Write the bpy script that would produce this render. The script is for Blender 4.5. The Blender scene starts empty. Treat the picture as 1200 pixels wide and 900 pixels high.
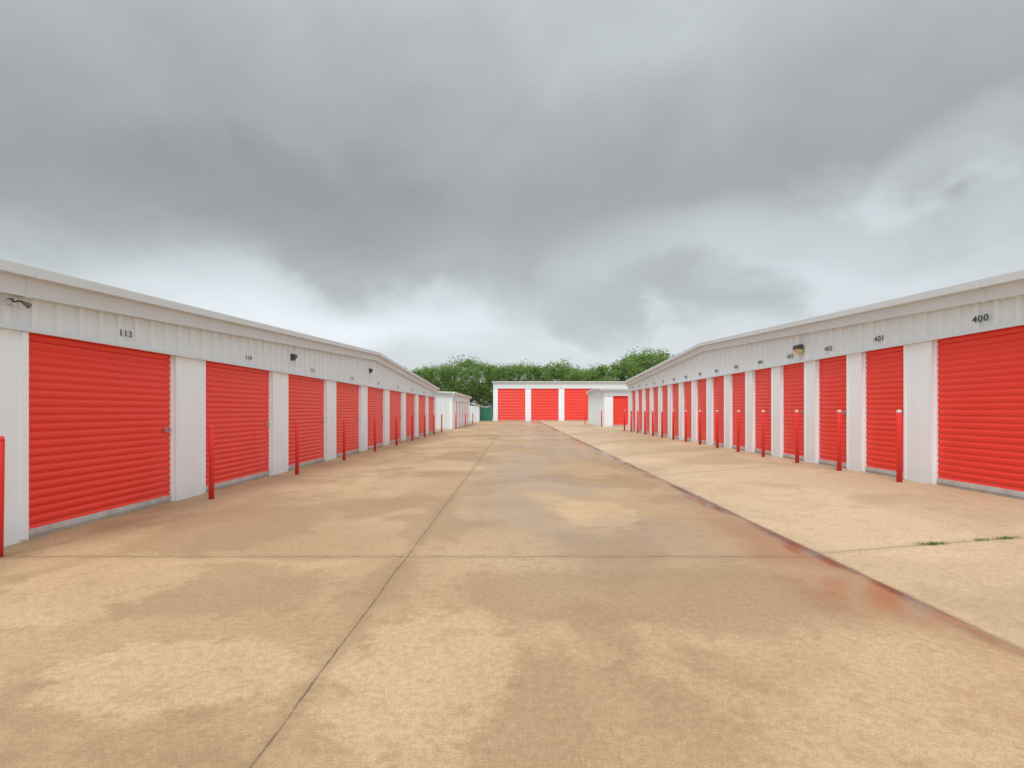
import bpy, bmesh, math, random
from mathutils import Vector, Matrix
random.seed(7)
C = bpy.context.scene.collection
R = math.radians
CAMH = 1.355; F = 620.0
def px(x, Y): return (x-605)/F*Y

# ------------------------------------------------------------ node helpers
class NT:
    def __init__(s, nt): s.nt = nt
    def n(s, t, **kw):
        nd = s.nt.nodes.new(t)
        for k, v in kw.items(): setattr(nd, k, v)
        return nd
    def l(s, a, b): s.nt.links.new(a, b)
    def put(s, sock, v):
        if isinstance(v, bpy.types.NodeSocket): s.l(v, sock)
        elif v is not None: sock.default_value = v
    def m(s, op, a, b=None, c=None, clamp=False):
        nd = s.n('ShaderNodeMath', operation=op); nd.use_clamp = clamp
        s.put(nd.inputs[0], a); s.put(nd.inputs[1], b)
        if c is not None: s.put(nd.inputs[2], c)
        return nd.outputs[0]
    def mix(s, f, a, b, bt='MIX'):
        nd = s.n('ShaderNodeMix', data_type='RGBA', blend_type=bt)
        s.put(nd.inputs[0], f)
        for i, v in ((6, a), (7, b)):
            if isinstance(v, (tuple, list)): v = tuple(v)+(1,) if len(v) == 3 else v
            s.put(nd.inputs[i], v)
        return nd.outputs[2]
    def noise(s, vec, scale, detail=4, rough=.55, dist=0):
        nd = s.n('ShaderNodeTexNoise'); s.put(nd.inputs['Vector'], vec)
        nd.inputs['Scale'].default_value = scale; nd.inputs['Detail'].default_value = detail
        nd.inputs['Roughness'].default_value = rough; nd.inputs['Distortion'].default_value = dist
        return nd.outputs['Fac']
    def sstep(s, v, a, b, lo=0., hi=1.):
        nd = s.n('ShaderNodeMapRange', interpolation_type='SMOOTHSTEP')
        s.put(nd.inputs[0], v)
        for i, q in enumerate((a, b, lo, hi)): nd.inputs[i+1].default_value = q
        return nd.outputs[0]
    def scale(s, vec, sc, loc=(0,0,0)):
        nd = s.n('ShaderNodeMapping'); s.l(vec, nd.inputs[0])
        nd.inputs['Scale'].default_value = sc; nd.inputs['Location'].default_value = loc
        return nd.outputs[0]
    def sep(s, vec):
        nd = s.n('ShaderNodeSeparateXYZ'); s.l(vec, nd.inputs[0]); return nd.outputs
    def ramp(s, f, stops, interp='LINEAR'):
        nd = s.n('ShaderNodeValToRGB'); nd.color_ramp.interpolation = interp
        e = nd.color_ramp.elements
        while len(e) < len(stops): e.new(.5)
        for i, (p, c) in enumerate(stops):
            e[i].position = p; e[i].color = (c, c, c, 1) if not isinstance(c, (tuple, list)) else tuple(c)+(1,)
        s.put(nd.inputs[0], f); return nd.outputs[0]

def mat(name):
    m = bpy.data.materials.new(name); m.use_nodes = True
    t = NT(m.node_tree); b = m.node_tree.nodes['Principled BSDF']
    tc = t.n('ShaderNodeTexCoord')
    return m, t, b, tc.outputs['Object']
def bump(t, b, h, strength, dist):
    nd = t.n('ShaderNodeBump'); nd.inputs['Strength'].default_value = strength; nd.inputs['Distance'].default_value = dist
    t.l(h, nd.inputs['Height']); t.l(nd.outputs[0], b.inputs['Normal'])

def painted(name, col, dirt, amt=.35, rough=.45, splash=.35, bstr=.15):
    m, t, b, oc = mat(name)
    st = t.noise(t.scale(oc, (3, 3, .35)), 1.6, 3, .6)
    big = t.noise(oc, .7, 1)
    f = t.m('MULTIPLY', t.sstep(t.m('ADD', t.m('MULTIPLY', st, .6), t.m('MULTIPLY', big, .4)), .42, .68), amt)
    z = t.sep(oc)[2]
    if splash > 0:
        low = t.m('MULTIPLY', t.sstep(z, 0.0, .35, 1, 0), t.m('MULTIPLY', t.noise(oc, 7, 3), splash*1.6))
        f = t.m('ADD', f, low, clamp=True)
    c = t.mix(f, col, dirt)
    t.l(c, b.inputs['Base Color'])
    t.put(b.inputs['Roughness'], t.m('ADD', t.m('MULTIPLY', st, .25), rough-.1))
    if bstr: bump(t, b, t.noise(oc, 3.5, 1), bstr, .02)
    return m
M = {}
M['white'] = painted('white_painted_steel', (.85,.89,.92), (.68,.68,.66), .12, .5, .38, .05)
M['white_cool'] = painted('off_white_ribbed_steel', (.73,.77,.79), (.62,.65,.65), .14, .5, .25, 0)
M['trim'] = painted('pale_grey_trim', (.66,.71,.74), (.56,.59,.61), .22, .42, 0, .04)
M['roof'] = painted('galvanised_roof', (.56,.60,.63), (.44,.46,.47), .5, .35, 0)
M['red'] = painted('red_door_enamel', (.88,.040,.020), (.76,.046,.024), .35, .30, .22, .04)
M['red_post'] = painted('red_post_enamel', (.84,.032,.030), (.55,.04,.035), .35, .38, .5)
M['sill'] = painted('door_bottom_bar', (.62,.64,.64), (.40,.37,.33), .5, .5, .6)
M['capgrey'] = painted('bollard_cap', (.66,.60,.55), (.5,.33,.3), .5, .7, 0)
def plain(name, col, rough=.5, metal=0.):
    m, t, b, oc = mat(name)
    n = t.noise(oc, 12, 2)
    t.l(t.mix(t.m('MULTIPLY', n, .4), col, tuple(.6*c for c in col)), b.inputs['Base Color'])
    b.inputs['Roughness'].default_value = rough; b.inputs['Metallic'].default_value = metal
    return m
M['black'] = plain('black_lettering', (.07,.085,.10), .6)
M['dark'] = plain('dark_bronze_metal', (.09,.08,.07), .45, .3)
M['steel'] = plain('zinc_steel', (.5,.5,.5), .35, .9)
M['lens'] = plain('amber_lens', (.66,.53,.22), .2)
M['brown'] = plain('brown_lamp_shell', (.18,.13,.10), .5)
M['glass'] = plain('clear_lens', (.55,.56,.55), .15)
M['teal'] = plain('green_screen_panel', (.04,.20,.14), .7)
M['bark'] = plain('bark', (.12,.085,.06), .9)

def leafmat(name, a, bcol, sc=.35):
    m, t, b, oc = mat(name)
    n = t.noise(oc, sc, 2); n2 = t.noise(oc, 2.2, 1)
    f = t.sstep(t.m('ADD', t.m('MULTIPLY', n, .6), t.m('MULTIPLY', n2, .4)), .40, .58)
    t.l(t.mix(f, a, bcol), b.inputs['Base Color']); b.inputs['Roughness'].default_value = .65
    b.inputs['Specular IOR Level'].default_value = .2
    tr = t.n('ShaderNodeBsdfTranslucent'); tr.inputs[0].default_value = tuple(1.4*q for q in bcol)+(1,)
    mx = t.n('ShaderNodeMixShader'); mx.inputs[0].default_value = .45
    out = m.node_tree.nodes['Material Output']
    t.l(b.outputs[0], mx.inputs[1]); t.l(tr.outputs[0], mx.inputs[2]); t.l(mx.outputs[0], out.inputs[0])
    return m
M['leaf'] = leafmat('leaf_mid_green', (.13,.205,.055), (.21,.31,.085))
M['leaf2'] = leafmat('leaf_deep_green', (.105,.17,.05), (.175,.265,.075))
M['weed'] = leafmat('weed_blades', (.09,.16,.03), (.22,.30,.08), 8)

# concrete
def concrete(name, light, mid, dark, main):
    m, t, b, oc = mat(name)
    X, Y, Z = t.sep(oc)
    fine = t.noise(oc, 24, 4, .66)
    spk = t.noise(oc, 95, 1, .6)
    mot = t.noise(t.scale(oc, (1,1,1), (11,4,0)), 4.5, 5, .68)
    def broken(v, k=.16): return t.m('ADD', v, t.m('MULTIPLY', t.m('SUBTRACT', mot, .5), k))
    n_big = broken(t.noise(oc, .30, 3, .5, .4))
    n_med = broken(t.noise(t.scale(oc, (1,.62,1), (7,3,0)), .60, 4, .5, .5), .18)
    n_wear = broken(t.noise(t.scale(oc, (1,.65,1), (33,12,0)), .48, 3, .5, .6), .24)
    c = t.mix(t.sstep(n_big, .38, .62), mid, light)
    c = t.mix(t.m('MULTIPLY', t.sstep(n_med, .49, .60), .55), c, dark)
    c = t.mix(t.m('MULTIPLY', t.sstep(n_wear, .545, .61), .38 if main else .30), c, tuple(min(.9, 1.28*q) for q in light))
    if main:
        # worn and stained areas of the slabs at their real places
        def patch(cx, cy, rx, ry):
            dx_ = t.m('DIVIDE', t.m('SUBTRACT', X, cx), rx); dy_ = t.m('DIVIDE', t.m('SUBTRACT', Y, cy), ry)
            q = t.m('SQRT', t.m('ADD', t.m('MULTIPLY', dx_, dx_), t.m('MULTIPLY', dy_, dy_)))
            q = t.m('ADD', q, t.m('ADD', t.m('MULTIPLY', t.m('SUBTRACT', mot, .5), 1.1), t.m('MULTIPLY', t.m('SUBTRACT', n_med, .5), 2.2)))
            return t.sstep(q, .75, 1.1, 1, 0)
        dk = t.m('MAXIMUM', patch(-2.35, 4.0, .95, .55), patch(.9, 3.9, 1.3, .7))
        dk = t.m('MAXIMUM', dk, t.m('MAXIMUM', patch(.45, 2.35, .75, .7), patch(-3.3, 6.5, .9, 1.3)))
        pl = t.m('MAXIMUM', patch(-3.4, 3.9, .6, .8), patch(-.50, 2.9, .42, .75))
        pl = t.m('MAXIMUM', pl, t.m('MAXIMUM', patch(-1.8, 2.7, .7, .4), patch(1.1, 6.9, .5, 1.0)))
        c = t.mix(t.m('MULTIPLY', dk, .50), c, dark)
        c = t.mix(t.m('MULTIPLY', pl, .50), c, tuple(min(.9, 1.25*q) for q in light))
    c = t.mix(t.m('MULTIPLY', t.sstep(mot, .50, .66), .34), c, dark)
    ag = t.sstep(t.m('ADD', t.m('MULTIPLY', fine, .55), t.m('MULTIPLY', spk, .45)), .38, .60)
    c = t.mix(t.m('MULTIPLY', t.m('SUBTRACT', 1.0, ag), .36), c, tuple(.55*q for q in dark))
    lg = t.sstep(t.m('ADD', t.m('MULTIPLY', fine, .4), t.m('MULTIPLY', spk, .6)), .58, .72)
    c = t.mix(t.m('MULTIPLY', lg, .30), c, (.70,.56,.41))
    wob = t.m('MULTIPLY', t.m('SUBTRACT', t.noise(oc, 5.0, 2), .5), .04)
    wobc = t.m('MULTIPLY', t.m('SUBTRACT', t.noise(t.scale(oc,(1,1,1),(5,5,5)), 1.2, 4, .65), .5), .10)
    yo = 4.9 if main else 5.02
    dy = t.m('ABSOLUTE', t.m('SUBTRACT', t.m('FLOORED_MODULO', t.m('ADD', t.m('SUBTRACT', Y, yo), t.m('ADD', wob, 3.0)), 6.0), 3.0))
    jt = t.sstep(dy, .004, .011, 1, 0)
    halo = t.sstep(dy, .01, .12, .25, 0)
    if main:
        dx = t.m('ABSOLUTE', t.m('ADD', t.m('ADD', X, 1.01), t.m('MULTIPLY', wobc, .5)))
        jt = t.m('MAXIMUM', jt, t.sstep(dx, .0025, .008, 1, 0))
        halo = t.m('MAXIMUM', halo, t.sstep(dx, .008, .09, .25, 0))
    jt = t.m('MULTIPLY', jt, t.sstep(mot, .36, .56, .5, 1))
    if main:
        e = t.m('SUBTRACT', 2.87, X)
        ew = t.m('ADD', e, t.m('MULTIPLY', wobc, 2.4))
        brk = t.sstep(t.noise(t.scale(oc,(1,.45,1),(2,8,0)), .9, 3), .40, .56)
        mud_shadow = t.m('MULTIPLY', t.sstep(t.m('SUBTRACT', ew, t.m('MULTIPLY', brk, .07)), .00, .09, .75, 0), t.m('ADD', .30, t.m('MULTIPLY', brk, .70)))
        ew2 = t.m('ADD', e, t.m('MULTIPLY', t.m('SUBTRACT', n_med, .5), 2.2))
        margin = t.m('MULTIPLY', t.sstep(ew2, .02, .60, 1, 0), t.m('ADD', .35, t.m('MULTIPLY', brk, .60)))
        spot = t.m('MULTIPLY', t.sstep(ew2, .30, .80, 1, 0), t.sstep(t.m('ABSOLUTE', t.m('SUBTRACT', Y, 3.85)), .2, .8, .9, 0))
        margin = t.m('MAXIMUM', margin, spot)
        c = t.mix(t.m('MULTIPLY', margin, .66), c, (.31,.145,.07))
        c = t.mix(mud_shadow, c, (.07,.040,.028))  # brown mud along the slab seam, with the step's thin shadow line painted in
        pn = t.noise(t.scale(oc,(1,.30,1),(9,2,0)), 1.1, 3)
        pudw = t.m('MULTIPLY', t.sstep(t.m('ABSOLUTE', t.m('SUBTRACT', ew, .13)), .03, .15, 1, 0), t.sstep(pn, .46, .56))
        puddle = t.m('MAXIMUM', pudw, t.m('MULTIPLY', spot, .7))
        band = t.m('MULTIPLY', t.sstep(X, -1.5, .2), t.sstep(X, 3.4, 1.8))
        damp = t.m('MULTIPLY', band, t.sstep(broken(t.noise(t.scale(oc,(1,.5,1),(3,1,0)), .5, 3, .5)), .40, .56))
        damp = t.m('MULTIPLY', damp, t.m('MULTIPLY', t.sstep(Y, 3.0, 6.0), .95))
        c = t.mix(t.m('MULTIPLY', damp, .25), c, (.27,.185,.12))
        damp = t.m('MAXIMUM', damp, t.m('MULTIPLY', margin, .9))
        c = t.mix(t.m('MULTIPLY', pudw, .50), c, (.13,.075,.05))
    else:
        e = t.m('ADD', t.m('SUBTRACT', X, 2.87), t.m('MULTIPLY', wobc, 1.4))
        c = t.mix(t.sstep(e, .0, .05, .5, 0), c, (.13,.08,.05))  # apron side of the seam: same muddy line and painted edge shadow
        damp = t.sstep(t.noise(oc, .6, 2), .62, .72, 0, .2)
    c = t.mix(t.m('MULTIPLY', halo, .8), c, tuple(.6*q for q in dark))
    c = t.mix(t.m('MULTIPLY', jt, .72), c, (.07,.048,.034))
    t.l(c, b.inputs['Base Color'])
    r = t.m('SUBTRACT', t.m('ADD', .60, t.m('MULTIPLY', fine, .2)), t.m('MULTIPLY', damp, .42))
    hs = t.m('SUBTRACT', t.m('ADD', t.m('MULTIPLY', fine, .5), t.m('MULTIPLY', spk, .3)), t.m('MULTIPLY', jt, 1.5))
    if main:
        r = t.m('SUBTRACT', r, t.m('MULTIPLY', puddle, .4)); r = t.m('MAXIMUM', r, .17)
        hs = t.m('MULTIPLY', hs, t.m('SUBTRACT', 1.0, t.m('MULTIPLY', puddle, .8)))
    t.l(r, b.inputs['Roughness'])
    b.inputs['Specular IOR Level'].default_value = .5
    bump(t, b, hs, .42, .004)
    return m
M['drive'] = concrete('driveway_concrete', (.50,.335,.19), (.425,.270,.143), (.300,.178,.088), True)
M['apron'] = concrete('apron_concrete', (.57,.405,.255), (.51,.35,.21), (.40,.265,.15), False)
def grassmat():
    m, t, b, oc = mat('field_grass')
    t.l(t.mix(t.sstep(t.noise(oc, .3, 3), .4, .6), (.06,.09,.025), (.14,.13,.06)), b.inputs['Base Color'])
    b.inputs['Roughness'].default_value = .9
    return m
M['grass'] = grassmat()

# ------------------------------------------------------------ object helpers
def obj(name, bm, m, parent=None, smooth=False, recalc=True):
    me = bpy.data.meshes.new(name)
    if recalc: bmesh.ops.recalc_face_normals(bm, faces=bm.faces)
    bm.to_mesh(me); bm.free()
    ms = m if isinstance(m, (list, tuple)) else [m]
    for q in ms: me.materials.append(q)
    if smooth:
        for p in me.polygons: p.use_smooth = True
    o = bpy.data.objects.new(name, me); C.objects.link(o)
    if parent: o.parent = parent
    return o
def thing(name, label, cat, loc=(0,0,0), rotz=0, group=None):
    o = bpy.data.objects.new(name, None); C.objects.link(o); o.empty_display_size = .2
    o.location = loc; o.rotation_euler = (0, 0, rotz); o['label'] = label; o['category'] = cat
    if group: o['group'] = group
    return o
def struct(o): o['kind'] = 'structure'; return o
def box(bm, x0, x1, y0, y1, z0, z1):
    v = [bm.verts.new(p) for p in ((x0,y0,z0),(x1,y0,z0),(x1,y1,z0),(x0,y1,z0),(x0,y0,z1),(x1,y0,z1),(x1,y1,z1),(x0,y1,z1))]
    for f in ((0,1,2,3),(4,5,6,7),(0,1,5,4),(1,2,6,5),(2,3,7,6),(3,0,4,7)): bm.faces.new([v[i] for i in f])
    return v
def bevbox(bm, x0, x1, y0, y1, z0, z1, r=.005):
    b2 = bmesh.new(); box(b2, x0, x1, y0, y1, z0, z1)
    bmesh.ops.recalc_face_normals(b2, faces=b2.faces)
    bmesh.ops.bevel(b2, geom=b2.edges[:], offset=r, segments=2, affect='EDGES')
    me = bpy.data.meshes.new('t'); b2.to_mesh(me); b2.free(); bm.from_mesh(me); bpy.data.meshes.remove(me)
def tube(bm, a, b, r0, r1=None, n=12):
    r1 = r0 if r1 is None else r1
    a = Vector(a); b = Vector(b); d = (b-a).normalized()
    u = d.orthogonal().normalized(); w = d.cross(u)
    ra = []; rb = []
    for i in range(n):
        t = 2*math.pi*i/n; k = u*math.cos(t)+w*math.sin(t)
        ra.append(bm.verts.new(a+k*r0)); rb.append(bm.verts.new(b+k*r1))
    for i in range(n): bm.faces.new((ra[i], ra[(i+1)%n], rb[(i+1)%n], rb[i]))
    bm.faces.new(ra[::-1]); bm.faces.new(rb)
def lathe(bm, prof, n=20):
    rings = []
    for r, z in prof:
        if r < 1e-5: rings.append([bm.verts.new((0,0,z))])
        else: rings.append([bm.verts.new((r*math.cos(2*math.pi*i/n), r*math.sin(2*math.pi*i/n), z)) for i in range(n)])
    for A, B in zip(rings, rings[1:]):
        for i in range(n):
            j = (i+1) % n
            if len(A) == 1: bm.faces.new((A[0], B[i], B[j]))
            elif len(B) == 1: bm.faces.new((A[i], A[j], B[0]))
            else: bm.faces.new((A[i], A[j], B[j], B[i]))

def ribbed(bm, a, b, zb, ztf, th=.18, pitch=.3, extra=()):
    a = Vector((a[0], a[1])); b = Vector((b[0], b[1])); L = (b-a).length; d = (b-a)/L; n = Vector((d.y, -d.x))
    pts = [(0, .006)]
    t = pitch*.5
    while t+.06 < L:
        pts += [(t-.038, .006), (t-.028, .040), (t+.028, .040), (t+.038, .006)]
        if t+pitch*.5 < L-.02: pts += [(t+pitch*.5-.012, .006), (t+pitch*.5, .012), (t+pitch*.5+.012, .006)]
        t += pitch
    pts.append((L, .006))
    for e in extra:
        if all(abs(e-p[0]) > .002 for p in pts):
            for i in range(len(pts)-1):
                if pts[i][0] < e < pts[i+1][0]:
                    k = (e-pts[i][0])/(pts[i+1][0]-pts[i][0]); pts.insert(i+1, (e, pts[i][1]+k*(pts[i+1][1]-pts[i][1]))); break
    rows = []
    for t, o in pts:
        p = a+d*t; f = p+n*o; k = p-n*th; zt = ztf(t)
        rows.append([bm.verts.new((f.x,f.y,zb)), bm.verts.new((f.x,f.y,zt)), bm.verts.new((k.x,k.y,zt)), bm.verts.new((k.x,k.y,zb))])
    for A, B in zip(rows, rows[1:]):
        for i in range(4):
            j = (i+1) % 4; bm.faces.new((A[i], B[i], B[j], A[j]))
    bm.faces.new(rows[0]); bm.faces.new(rows[-1][::-1])

def sweep(bm, pts, n, sec):
    """sec: list of (outward, dz) corner polygon; pts: 3D path points"""
    n = Vector((n[0], n[1], 0)); rows = []
    for p in pts:
        p = Vector(p); rows.append([bm.verts.new(p+n*o+Vector((0,0,dz))) for o, dz in sec])
    k = len(sec)
    for A, B in zip(rows, rows[1:]):
        for i in range(k):
            j = (i+1) % k; bm.faces.new((A[i], B[i], B[j], A[j]))
    bm.faces.new(rows[0]); bm.faces.new(rows[-1][::-1])

def curtain(w, h, pitch=.088):
    bm = bmesh.new(); rows = []; z = .05; s = pitch/.088
    per = int(round((h-.05)/pitch)); pitch = (h-.05)/per
    prof = [(0, 0), (.08, .002), (.22, .014), (.36, .018), (.64, .018), (.78, .014), (.92, .002)]
    for k in range(per):
        for q, o in prof: rows.append((z+(k+q)*pitch, -o*s))
    rows.append((h, 0))
    vs = [[bm.verts.new((x, y, zz)) for x in (0, w)] for zz, y in rows]
    for A, B in zip(vs, vs[1:]): bm.faces.new((A[0], A[1], B[1], B[0]))
    return bm
def text_mesh(s, size):
    cu = bpy.data.curves.new('num', 'FONT'); cu.body = s; cu.size = size; cu.align_x = 'CENTER'; cu.align_y = 'CENTER'
    cu.extrude = .002; cu.offset = size*.014; cu.resolution_u = 4; cu.space_character = 1.12
    o = bpy.data.objects.new('num', cu); C.objects.link(o)
    bpy.context.view_layer.update()
    me = bpy.data.meshes.new_from_object(o.evaluated_get(bpy.context.evaluated_depsgraph_get()))
    bpy.data.objects.remove(o); bpy.data.curves.remove(cu)
    me.transform(Matrix.Diagonal((1.25, 1, 1, 1)))
    me.materials.clear(); me.materials.append(M['black'])
    return me

def storage(name, label, loc, rotz, u0, u1, depth, doors, Hd, H_end, H_peak=None, style='gable', numbers=None, nsize=.17, noff=0, trim_h=.32, top_gap=.13, pitch=.3, slat=.088):
    root = thing(name, label, 'storage building', loc, rotz)
    um = (u0+u1)/2
    if style == 'gable': top = lambda u: H_peak-(H_peak-H_end)*abs(u-um)/((u1-u0)/2)
    else: top = lambda u: H_end
    edges = [u0]+[q for d in doors for q in d]+[u1]
    for i in range(0, len(edges), 2):
        a, b = edges[i], edges[i+1]
        if b-a < .02: continue
        bm = bmesh.new(); box(bm, a, b, 0, .2, 0, Hd-.002)
        e = .035
        for q in (a, b-e): box(bm, q-.002 if q == a else q, q+e if q == a else q+e+.002, -.012, .205, 0.012, Hd-.006)
        if (b-a) > .7:
            k = int((b-a)/.3)
            for j in range(1, k): 
                c = a+(b-a)*j/k; box(bm, c-.012, c+.012, -.006, .01, .015, Hd-.008)
        obj('pillar', bm, M['white'], root)
    bm = bmesh.new()
    ribbed(bm, (u0, 0), (u1, 0), Hd, lambda t: top(u0+t)-top_gap, .2, pitch, (um-u0,))
    obj('ribbed_panel', bm, M['white_cool'], root)
    bm = bmesh.new(); box(bm, u0-.01, u1+.01, -.050, -.004, Hd-.03, Hd+.012)
    obj('header_trim', bm, M['trim'], root)
    if style == 'gable':
        fb = lambda t: top(u1-t)-top_gap; rz = lambda y: H_end
    else:
        rp = H_end+.045*depth/2
        rz = lambda y: H_end+(rp-H_end)*(1-abs(y-depth/2)/(depth/2))
        fb = lambda t: H_end-top_gap
    bm = bmesh.new(); ribbed(bm, (u0, depth), (u0, .201), 0, lambda t: rz(depth-t)-top_gap, .15, .3, (depth/2,))
    obj('end_wall', bm, M['white_cool'], root)
    bm = bmesh.new(); ribbed(bm, (u1, .201), (u1, depth), 0, lambda t: rz(.2+t)-top_gap, .15, .3, (depth/2-.2,))
    obj('end_wall', bm, M['white_cool'], root)
    bm = bmesh.new(); ribbed(bm, (u1-.16, depth), (u0+.16, depth), 0, lambda t: fb(t+.16), .15, .3, ((u1-u0)/2-.16,))
    obj('back_wall', bm, M['white_cool'], root)
    bm = bmesh.new(); o = .08
    if style == 'gable':
        sweep(bm, [(u0-o, 0, top(u0)-.01), (um, 0, top(um)-.006), (u1+o, 0, top(u1)-.01)], (0,-1), [(-.03,0), (-depth-.08,0), (-depth-.08,-.09), (-.03,-.09)])
    else:
        sweep(bm, [(0, -.0, H_end-.006), (0, depth/2, rp-.006), (0, depth, H_end-.006)], (1,0), [(u0-o,0), (u1+o,0), (u1+o,-.09), (u0-o,-.09)])
    obj('roof', bm, M['roof'], root)
    secs = ([(0,-trim_h), (.11,-trim_h), (.12,-.10), (0,-.10)], [(-.05,-.10), (.22,-.10), (.225,0), (-.05,0.004)])
    bm = bmesh.new()
    P = [(u0-.1, 0, top(u0)), (um, 0, top(um)), (u1+.1, 0, top(u1))] if style == 'gable' else [(u0-.1, 0, H_end), (u1+.1, 0, H_end)]
    for s in secs: sweep(bm, P, (0,-1), s)
    u = u0+1.2
    while u < u1:
        z = top(u)
        sweep(bm, [(u-.03, 0, z), (u+.03, 0, top(u+.06))], (0,-1), [(.02,-trim_h-.004), (.114,-trim_h-.004), (.124,-.098), (.02,-.098)])
        sweep(bm, [(u-.025, 0, z), (u+.025, 0, top(u+.05))], (0,-1), [(.02,-.102), (.224,-.102), (.229,.004), (.02,.006)])
        u += 3.05
    obj('roof_edge_trim', bm, M['trim'], root)
    for ue, s in ((u0, -1), (u1, 1)):
        bm = bmesh.new()
        Q = [(ue, .06, rz(.06)-.004), (ue, depth/2, rz(depth/2)-.004), (ue, depth+.05, rz(depth)-.004)]
        for sc in secs: sweep(bm, Q, (s, 0), sc)
        obj('end_roof_trim', bm, M['trim'], root)
    for i, (a, b) in enumerate(doors):
        w = b-a
        d = obj('roll_up_door', curtain(w, Hd-.0, slat), M['red'], root, smooth=True, recalc=False)
        d.location = (a, .075, 0)
        bm = bmesh.new(); bevbox(bm, .034, w-.034, -.035, .03, .03, .10, .006); box(bm, .036, w-.036, -.02, .02, .002, .03)
        obj('bottom_bar', bm, M['sill'], d)
        for q in (.003, w-.031):
            bm = bmesh.new(); box(bm, q, q+.028, -.034-.02*(slat>.1), .03, .0, Hd-.004); obj('door_track', bm, M['white'], d)
        bm = bmesh.new(); lx = w-.14
        bevbox(bm, lx-.035, lx+.035, -.034, -.015, 1.035, 1.105, .003)
        tube(bm, (lx-.05, -.040, 1.07), (lx+.115, -.040, 1.07), .008, n=10)
        bevbox(bm, lx-.015, lx+.015, -.050, -.03, 1.05, 1.09, .004)
        obj('latch', bm, M['steel'], d)
        if numbers and i < len(numbers) and numbers[i]:
            me = text_mesh(numbers[i], nsize)
            t = bpy.data.objects.new('unit_number', me); C.objects.link(t); t.parent = root
            t.rotation_euler = (R(90), 0, 0); t.location = ((a+b)/2+noff, -.046, Hd+.145)
    return root

# ------------------------------------------------------------ ground
def fade(y): 
    k = min(1, max(0, (y-46)/16)); return 1-k*k*(3-2*k)
GX = 2.87
def gz(x, y):
    if x <= GX: return 0
    return .245*min(1, (x-GX)/3.1)*fade(y)
def grid(name, xs, ys, m, th=.0):
    bm = bmesh.new()
    vs = [[bm.verts.new((x, y, gz(x, y))) for x in xs] for y in ys]
    for i in range(len(ys)-1):
        for j in range(len(xs)-1): bm.faces.new((vs[i][j], vs[i][j+1], vs[i+1][j+1], vs[i+1][j]))
    return struct(obj(name, bm, m, recalc=False, smooth=True))
ys = [-14+2*i for i in range(31)]+[48+i for i in range(1, 16)]+[66, 72, 86]
grid('driveway', [-24, -12, -5, 0, GX], ys, M['drive'])
grid('pavement', [GX, 4, 5, 5.97, 7, 14, 30], ys, M['apron'])
bm = bmesh.new(); v = [bm.verts.new(p) for p in ((-1500,-600,-.08),(1500,-600,-.08),(1500,2500,-.08),(-1500,2500,-.08))]; bm.faces.new(v)
struct(obj('ground', bm, M['grass'], recalc=False))

# ------------------------------------------------------------ buildings
XL = -5.09; LY0, LY1 = 4.2, 33.45; yc = (LY0+LY1)/2
ld = [(5.51+3.14*k-yc, 7.90+3.14*k-yc) for k in range(9)]
left = storage('storage_building', 'long white storage building on the left with wide red doors numbered from 113', (XL, yc, 0), R(90), LY0-yc, LY1-yc, 9.0,
        ld, 2.2, 2.745, 3.42, 'gable', [str(113+k) for k in range(9)], .115, .13, trim_h=.29)
XR = 6.25; RY0, RY1 = 5.3, 29.5; yr = (RY0+RY1)/2
rd = [(6.2, 7.95)]+[(8.52+1.475*k, 9.57+1.475*k) for k in range(14)]
rdl = sorted([(-(b-yr), -(a-yr)) for a, b in rd])
right = storage('storage_building', 'long white storage building on the right with narrow red doors numbered from 400', (XR, yr, .245), R(-90), -(RY1-yr), -(RY0-yr), 10.0,
        rdl, 2.19, 2.73, 3.33, 'gable', [str(400+k) for k in range(15)][::-1], .125, 0, trim_h=.27)
storage('storage_building', 'tall white storage building across the far end with big red doors', (8.6, 68, 0), 0, -11.55, 12.0, 14,
        [(-2.41-8.6+4.28*k, -2.41-8.6+3.6+4.28*k) for k in range(5)], 4.2, 5.08, style='eave', trim_h=.24, pitch=.4, slat=.2)
y0 = 38.8; ycs = 46
storage('storage_building', 'small low white storage building beyond the left row with narrow red doors', (-4.7, ycs, 0), R(90), y0-ycs, 53.2-ycs, 7,
        [(41.2-ycs+2.3*k, 42.2-ycs+2.3*k) for k in range(5)], 2.1, 2.72, style='eave', trim_h=.22)
storage('storage_building', 'small white storage building beyond the right row with one red door facing the lane', (10.1, 37, .24), 0, -3.95, 4.3, 8,
        [(-3.35, -2.15), (-1.5, -.3), (.4, 1.6), (2.2, 3.4)], 2.17, 2.67, style='eave', trim_h=.22)

sh = thing('storage_shed', 'small pale shed far off beside the green fence', 'shed', (-5.5, 63, 0))
bm = bmesh.new(); ribbed(bm, (-1.1, -1), (1.1, -1), 0, lambda t: 1.9, .1); ribbed(bm, (1.1, -.9), (1.1, 1), 0, lambda t: 1.9, .1); ribbed(bm, (-1.1, 1), (-1.1, -.9), 0, lambda t: 1.9, .1)
obj('wall', bm, M['white_cool'], sh)
bm = bmesh.new(); sweep(bm, [(-1.25, 0, 1.9), (0, 0, 2.2), (1.25, 0, 1.9)], (0,1), [(-1.15,0), (1.15,0), (1.15,.06), (-1.15,.06)])
obj('roof', bm, M['roof'], sh)
bm = bmesh.new(); bevbox(bm, -.1, .7, -1.07, -1.0, .05, 1.75, .01); obj('door', bm, M['trim'], sh)
fn = thing('screen_fence', 'green screened fence at the far end between shed and tall building', 'fence', (-3.72, 63.5, 0))
bm = bmesh.new()
n = 16; prev = None
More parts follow.
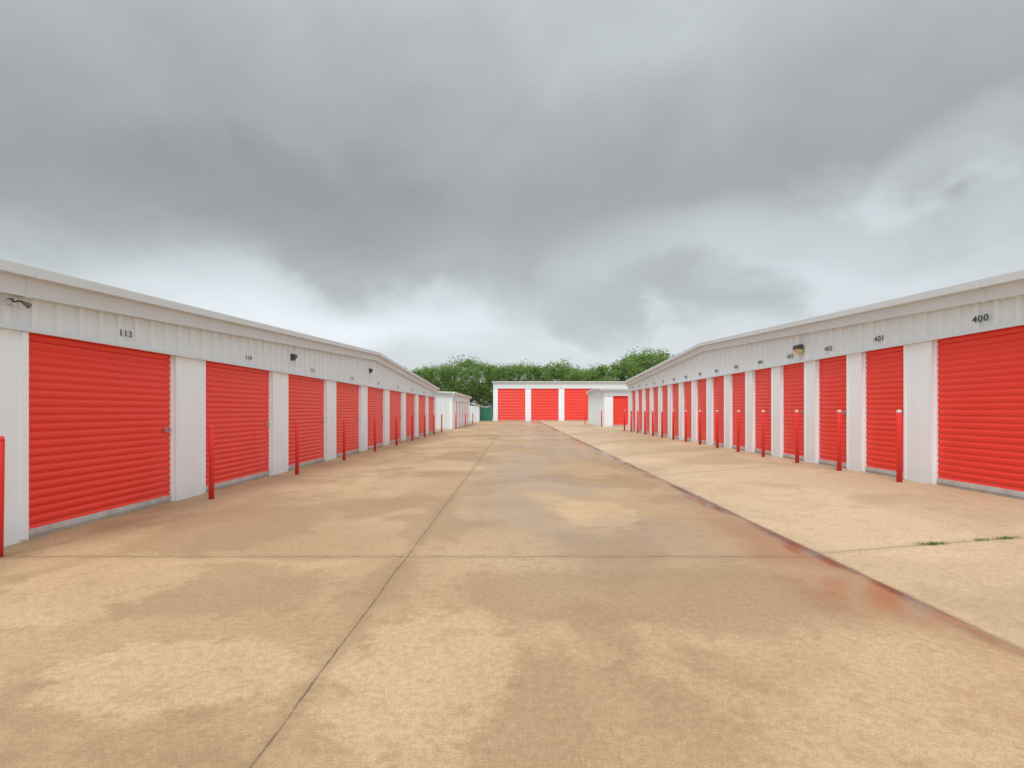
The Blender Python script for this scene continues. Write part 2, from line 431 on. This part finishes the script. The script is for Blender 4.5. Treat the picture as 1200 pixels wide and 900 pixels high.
for i in range(n*2+1):
    a = -.78+1.56*i/(n*2); y = -.03 if i % 2 else 0
    q = (bm.verts.new((a, y, .1)), bm.verts.new((a, y, 1.6)))
    if prev: bm.faces.new((prev[0], q[0], q[1], prev[1]))
    prev = q
obj('screen_panel', bm, M['teal'], fn)
for q in (-.8, 0, .8):
    bm = bmesh.new(); tube(bm, (q, .05, 0), (q, .05, 1.85), .035); obj('post', bm, M['steel'], fn)
for z in (.9, 1.78):
    bm = bmesh.new(); tube(bm, (-.8, .05, z), (.8, .05, z), .022); obj('rail', bm, M['steel'], fn)

# ------------------------------------------------------------ bollards
def bollard_proto(capmat):
    r = thing('bollard', '', 'bollard'); q = .040
    bm = bmesh.new(); lathe(bm, [(0,-.03), (q,-.03), (q,1.07), (q-.002,1.074), (0,1.074)], 24)
    p = obj('post', bm, M['red_post'], r, smooth=False)
    for f in p.data.polygons: f.use_smooth = abs(f.normal.z) < .5
    bm = bmesh.new(); lathe(bm, [(0,1.075), (q-.001,1.075), (q-.001,1.09), (q-.005,1.105), (.028,1.116), (.014,1.122), (0,1.124)], 24)
    obj('cap', bm, capmat, r, smooth=True)
    return r
protoB = {}
def bollard(x, y, label, group, cap):
    if cap not in protoB: r = protoB[cap] = bollard_proto(M[cap])
    else:
        src = protoB[cap]; r = src.copy(); C.objects.link(r)
        for ch in src.children:
            c = ch.copy(); C.objects.link(c); c.parent = r
    r.location = (x, y, gz(x, y)); r.rotation_euler = (R(random.uniform(-.8,.8)), R(random.uniform(-.8,.8)), random.uniform(0,6))
    r['label'] = label; r['group'] = group
ordn = ['first','second','third','fourth','fifth','sixth','seventh','eighth','ninth','tenth','eleventh','twelfth','thirteenth','fourteenth','fifteenth','sixteenth']
g1 = 'red bollards along the left storage row'; g2 = 'red bollards along the right storage row'; g3 = 'red bollards by the far buildings'
bollard(-4.785, 4.88, 'red bollard cut by the left picture edge before door 113', g1, 'red_post')
for k in range(9):
    lab = f'all-red bollard at the {ordn[k]} white pillar of the left row, between doors {113+k} and {114+k}' if k < 8 else 'all-red bollard at the far corner of the left row past door 121'
    bollard(-4.65+random.uniform(-.02,.02), 8.1+3.12*k, lab, g1, 'red_post')
for k in range(14):
    bollard(5.95+random.uniform(-.02,.02), (8.22 if k == 0 else 8.285+1.475*k), f'pale-capped red bollard at the {ordn[k]} pillar of the right row, between doors {400+k} and {401+k}', g2, 'capgrey')
bollard(5.95, 29.1, 'pale-capped red bollard at the far end of the right row past door 414', g2, 'capgrey')
bollard(5.9, 36.6, 'red bollard at the near corner of the small right building', g3, 'red_post')
bollard(8.2, 36.5, 'red bollard to the right of the small right building\'s red door', g3, 'red_post')
bollard(5.75, 44.2, 'red bollard at the back corner of the small right building', g3, 'red_post')
bollard(-4.4, 38.5, 'red bollard at the near corner of the small left building', g3, 'red_post')
bollard(-4.35, 45.3, 'red bollard midway along the small left building', g3, 'red_post')
bollard(-4.35, 52.8, 'red bollard at the far corner of the small left building', g3, 'red_post')

# ------------------------------------------------------------ wall lights
def wall_pack(loc, rot, label, lens='lens', s=1.0):
    r = thing('wall_light', label, 'wall light', loc, rot, 'wall lights above the doors')
    bm = bmesh.new()
    sweep(bm, [(-.10*s,0,0), (.10*s,0,0)], (0,-1), [(0,.0), (.115*s,.0), (.12*s,.05*s), (.10*s,.09*s), (0,.10*s)])
    obj('housing', bm, M['dark'], r)
    bm = bmesh.new()
    sweep(bm, [(-.092*s,0,0), (.092*s,0,0)], (0,-1), [(.0,-.095*s), (.05*s,-.09*s), (.105*s,-.002*s), (.0,-.002*s)])
    obj('lens', bm, M[lens], r)
    bm = bmesh.new(); box(bm, -.07*s, .07*s, -.002, .04, -.06*s, .07*s); obj('back_plate', bm, M['steel'], r)
wall_pack((XL+.046, 11.9, 2.55), R(90), 'dark wall light above the left row door 115', 'dark', .78)
wall_pack((XL+.046, 18.2, 2.72), R(90), 'dark wall light above the left row door 117', 'dark', .8)
wall_pack((XR-.046, 11.55, 2.69), R(-90), 'bronze wall light with amber lens above the right row door 403')
f = thing('floodlight', 'twin headed dark security floodlight on the wall above left of door 113', 'floodlight', (XL+.046, 5.29, 2.44), R(90))
bm = bmesh.new(); bevbox(bm, -.04, .04, -.025, .0, -.035, .035, .008)
obj('base_plate', bm, M['trim'], f)
for sx in (-1, 1):
    bm = bmesh.new(); tube(bm, (0,-.02,0), (sx*.04,-.045,.02), .009); tube(bm, (sx*.04,-.045,.02), (sx*.065,-.055,.008), .010); obj('arm', bm, M['dark'], f)
    bm = bmesh.new(); tube(bm, (sx*.06,-.05,.012), (sx*.085,-.062,-.003), .015, .022, 16); tube(bm, (sx*.085,-.062,-.003), (sx*.115,-.077,-.022), .022, .030, 16)
    h = obj('lamp_head', bm, M['dark'] if sx < 0 else M['brown'], f)
    bm = bmesh.new(); tube(bm, (sx*.1145,-.0765,-.0215), (sx*.118,-.079,-.024), .026, .026, 16); obj('lamp_glass', bm, M['glass'], h)
bm = bmesh.new(); lu = 5.445-yc
box(bm, lu-.02, lu+.02, -.03, -.0, .03, 2.165)
obj('corner_trim', bm, M['white'], left)

# ------------------------------------------------------------ weeds in the joint
def weed(x, y, n, sp, label):
    bm = bmesh.new()
    for i in range(n):
        a = random.uniform(0, 6.28); bx = random.gauss(0, sp); by = random.gauss(0, .018); L = random.uniform(.015, .05); w = random.uniform(.002, .005)
        dx, dy = math.cos(a), math.sin(a); p = [(0,0), (.45*L, .35*L), (1.1*L, .48*L)]
        prev = None
        for k, (r, z) in enumerate(p):
            ww = w*(1-k*.45)
            q = (bm.verts.new((bx+dx*r-dy*ww, by+dy*r+dx*ww, z)), bm.verts.new((bx+dx*r+dy*ww, by+dy*r-dx*ww, z)))
            if prev: bm.faces.new((prev[0], prev[1], q[1], q[0]))
            prev = q
    o = obj('weed_tuft', bm, M['weed'], recalc=False); o.location = (x, y, gz(x, y)-.002)
    o['label'] = label; o['category'] = 'weed'; o['group'] = 'weeds growing in the pavement joint'
weed(3.97, 5.02, 230, .08, 'larger green weed tuft in the pavement joint, left of the others')
weed(4.42, 5.03, 60, .06, 'middle small green weed tuft in the pavement joint')
weed(4.66, 5.02, 120, .06, 'green weed tuft in the pavement joint nearest the right edge')

# ------------------------------------------------------------ trees
def tree_meshes(seed, H, W, low):
    rnd = random.Random(seed)
    tb = bmesh.new(); tube(tb, (0,0,-.2), (.1,.05,H*.45), .28, .16, 10)
    for i in range(7):
        a = rnd.uniform(0, 6.28); z = H*rnd.uniform(.2,.45)
        tube(tb, (.05,.03,z), (math.cos(a)*W*.32, math.sin(a)*W*.32, z+H*rnd.uniform(.15,.35)), .11, .03, 7)
    tube(tb, (.1,.05,H*.44), (0,0,H*.85), .16, .03, 8)
    cb = bmesh.new(); lumps = []
    for i in range(110):
        z = low+(H-low)*rnd.random()**.85
        k = (z-low)/(H-low); prof = math.sqrt(max(0.10, 1-(2*k-.75)**2/1.9))
        a = rnd.uniform(0, 6.28); r = W*.5*prof*math.sqrt(rnd.random())
        lumps.append((r*math.cos(a), r*math.sin(a), min(z, H-.3)+rnd.uniform(-.3,.6)*(k>.75), rnd.uniform(.30, .95)*W*.12))
    for (lx, ly, lz, lr) in lumps:
        for j in range(76):
            d = Vector((rnd.gauss(0,1), rnd.gauss(0,1), rnd.gauss(0,.8))).normalized()*lr*rnd.uniform(.3,1.4)
            p = Vector((lx, ly, lz))+d; s = rnd.uniform(.09,.20)
            nn = (d.normalized()*.4+Vector((rnd.uniform(-.7,.7), rnd.uniform(-.9,.5), rnd.uniform(.1,1.0)))).normalized()
            u = nn.orthogonal().normalized(); q = Matrix.Rotation(rnd.uniform(0,6.28), 3, nn); u = q@u; w = nn.cross(u)
            vs = [cb.verts.new(p+u*s), cb.verts.new(p+w*s*.7+nn*s*.15), cb.verts.new(p-u*s), cb.verts.new(p-w*s*.7+nn*s*.15)]
            cb.faces.new(vs)
    return tb, cb
protos = []
def tree(i, xp, ytop, Y, label):
    H = (481-ytop)/F*Y+CAMH
    k = i % 5
    if k >= len(protos):
        r = thing('tree', '', 'tree'); tb, cb = tree_meshes(50+k, 10, 10.5+.6*k, .6)
        obj('trunk', tb, M['bark'], r); obj('crown', cb, M['leaf' if k % 2 else 'leaf2'], r, recalc=False)
        protos.append(r)
    else:
        src = protos[k]; r = src.copy(); C.objects.link(r)
        for ch in src.children:
            c = ch.copy(); C.objects.link(c); c.parent = r
    r.location = (px(xp, Y), Y, -.06); sc = H/10.5
    r.scale = (max(.8, sc*.95), max(.8, sc*.95), sc); r.rotation_euler = (0, 0, random.uniform(0, 6.28))
    r['label'] = label; r['group'] = 'green trees beyond the far building'
TR = [(484,434,90),(500,429,98),(517,431,91),(532,427,95),(547,421,98),(562,429,89),(578,427,99),(592,430,92),(607,426,95),(622,428,99),(638,429,91),(653,425,95),(668,430,98),(684,432,92),(700,430,97),(716,428,94),(731,423,91),(745,418,97),(761,409,96),(776,418,92),(794,428,98)]
ordn2 = ordn+['seventeenth','eighteenth','nineteenth','twentieth','twenty-first']
for i, (a, b, c) in enumerate(TR):
    lab = f'green tree beyond the far building, {ordn2[i]} from the left in the tree line'
    if i == 18: lab = 'tallest green tree, poking up beyond the roof of the right storage row'
    tree(i, a, b, c, lab)

# ------------------------------------------------------------ sky and light
w = bpy.data.worlds.new('World'); bpy.context.scene.world = w; w.use_nodes = True
t = NT(w.node_tree); bg = w.node_tree.nodes['Background']
tc = t.n('ShaderNodeTexCoord'); D = tc.outputs['Generated']
sx, sy, sz = t.sep(D)
zz = t.m('MAXIMUM', sz, 0.0)
dn = t.m('ADD', zz, .25)
cb = t.n('ShaderNodeCombineXYZ'); t.l(t.m('DIVIDE', sx, dn), cb.inputs[0]); t.l(t.m('DIVIDE', sy, dn), cb.inputs[1])
P = cb.outputs[0]
n2 = t.noise(t.scale(P, (1,1.1,1), (8.3,2.1,0)), 2.0, 5, .55, .3)
n3 = t.noise(t.scale(D, (1,1,1.4), (4.0,0,1)), 3.6, 5, .56, .3)
n1 = t.noise(t.scale(P, (1,1,1), (1.7,.6,0)), .8, 2, .5)
wv = t.m('SUBTRACT', n3, .5); wv1 = t.m('SUBTRACT', n1, .5)
az_ = t.m('ADD', t.m('ARCTAN2', sx, sy), t.m('MULTIPLY', wv, .55))
el_ = t.m('ADD', t.m('ARCSINE', sz), t.m('ADD', t.m('MULTIPLY', wv, .20), t.m('MULTIPLY', wv1, .12)))
def blob(azd, eld, ra, re, rot=0.):
    da = t.m('SUBTRACT', az_, R(azd)); de = t.m('SUBTRACT', el_, R(eld)); de = t.m('SUBTRACT', de, t.m('MULTIPLY', da, rot))
    q = t.m('ADD', t.m('POWER', t.m('ABSOLUTE', t.m('DIVIDE', da, R(ra))), 2.0), t.m('POWER', t.m('ABSOLUTE', t.m('DIVIDE', de, R(re))), 2.0))
    return t.sstep(q, 0., 1.0, 1, 0)
el = t.m('ADD', zz, t.m('ADD', t.m('MULTIPLY', wv1, .13), t.m('MULTIPLY', wv, .17)))
base = t.ramp(el, [(0.0,.74),(.08,.74),(.15,.76),(.19,.68),(.245,.47),(.36,.39),(.46,.44),(.58,.54),(.80,.7),(1,.9)], 'B_SPLINE')
mod = t.m('ADD', .80, t.m('MULTIPLY', t.m('ADD', t.m('MULTIPLY', n2, .5), t.m('MULTIPLY', n3, .5)), .44))
tot = t.m('MULTIPLY', base, mod)
tot = t.m('ADD', tot, t.m('MULTIPLY', blob(27, 15.5, 27, 7, .02), .19))
tot = t.m('ADD', tot, t.m('MULTIPLY', blob(38, 20.5, 7, 4, .3), .13))
tot = t.m('ADD', tot, t.m('MULTIPLY', blob(-20, 9.5, 22, 5, -.05), .14))
tot = t.m('SUBTRACT', tot, t.m('MULTIPLY', blob(17, 10.5, 13, 4.5, -.12), .18))
tot = t.m('SUBTRACT', tot, t.m('MULTIPLY', blob(-26, 19, 26, 6, .0), .07))
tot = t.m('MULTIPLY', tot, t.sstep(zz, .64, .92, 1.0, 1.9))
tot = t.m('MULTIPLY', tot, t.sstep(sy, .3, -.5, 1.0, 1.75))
cc = t.n('ShaderNodeVectorMath', operation='SCALE'); cc.inputs[0].default_value = (.925, .995, 1.04); t.l(tot, cc.inputs['Scale'])
sky = t.n('ShaderNodeTexSky', sky_type='NISHITA'); sky.sun_disc = False; sky.sun_elevation = R(58); sky.sun_rotation = R(200)
# background strength .1: the cloud layer is given x10 so it sits on the sky texture's scale
c10 = t.n('ShaderNodeVectorMath', operation='SCALE'); t.l(cc.outputs[0], c10.inputs[0]); c10.inputs['Scale'].default_value = 10.0
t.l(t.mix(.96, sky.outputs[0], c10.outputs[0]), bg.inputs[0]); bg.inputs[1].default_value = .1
w.cycles.sampling_method = 'MANUAL'; w.cycles.sample_map_resolution = 512
L = bpy.data.lights.new('sun', 'SUN'); L.energy = 1.45; L.angle = R(16); L.color = (1,.975,.94)
so = bpy.data.objects.new('sun', L); C.objects.link(so)
az = R(200); e = R(58)
d = Vector((math.sin(az)*math.cos(e), math.cos(az)*math.cos(e), math.sin(e)))
so.rotation_euler = (-d).to_track_quat('-Z', 'Y').to_euler()

cam = bpy.data.cameras.new('camera'); co = bpy.data.objects.new('camera', cam); C.objects.link(co)
co.location = (0, 0, CAMH); co.rotation_euler = (R(90), 0, 0)
cam.sensor_width = 36; cam.lens = F/1200*36; cam.shift_x = -5/1200; cam.shift_y = 31/1200
cam.clip_end = 4000; cam.clip_start = .05
bpy.context.scene.camera = co
vs = bpy.context.scene.view_settings; vs.view_transform = 'Standard'; vs.look = 'None'; vs.exposure = 0; vs.gamma = 1
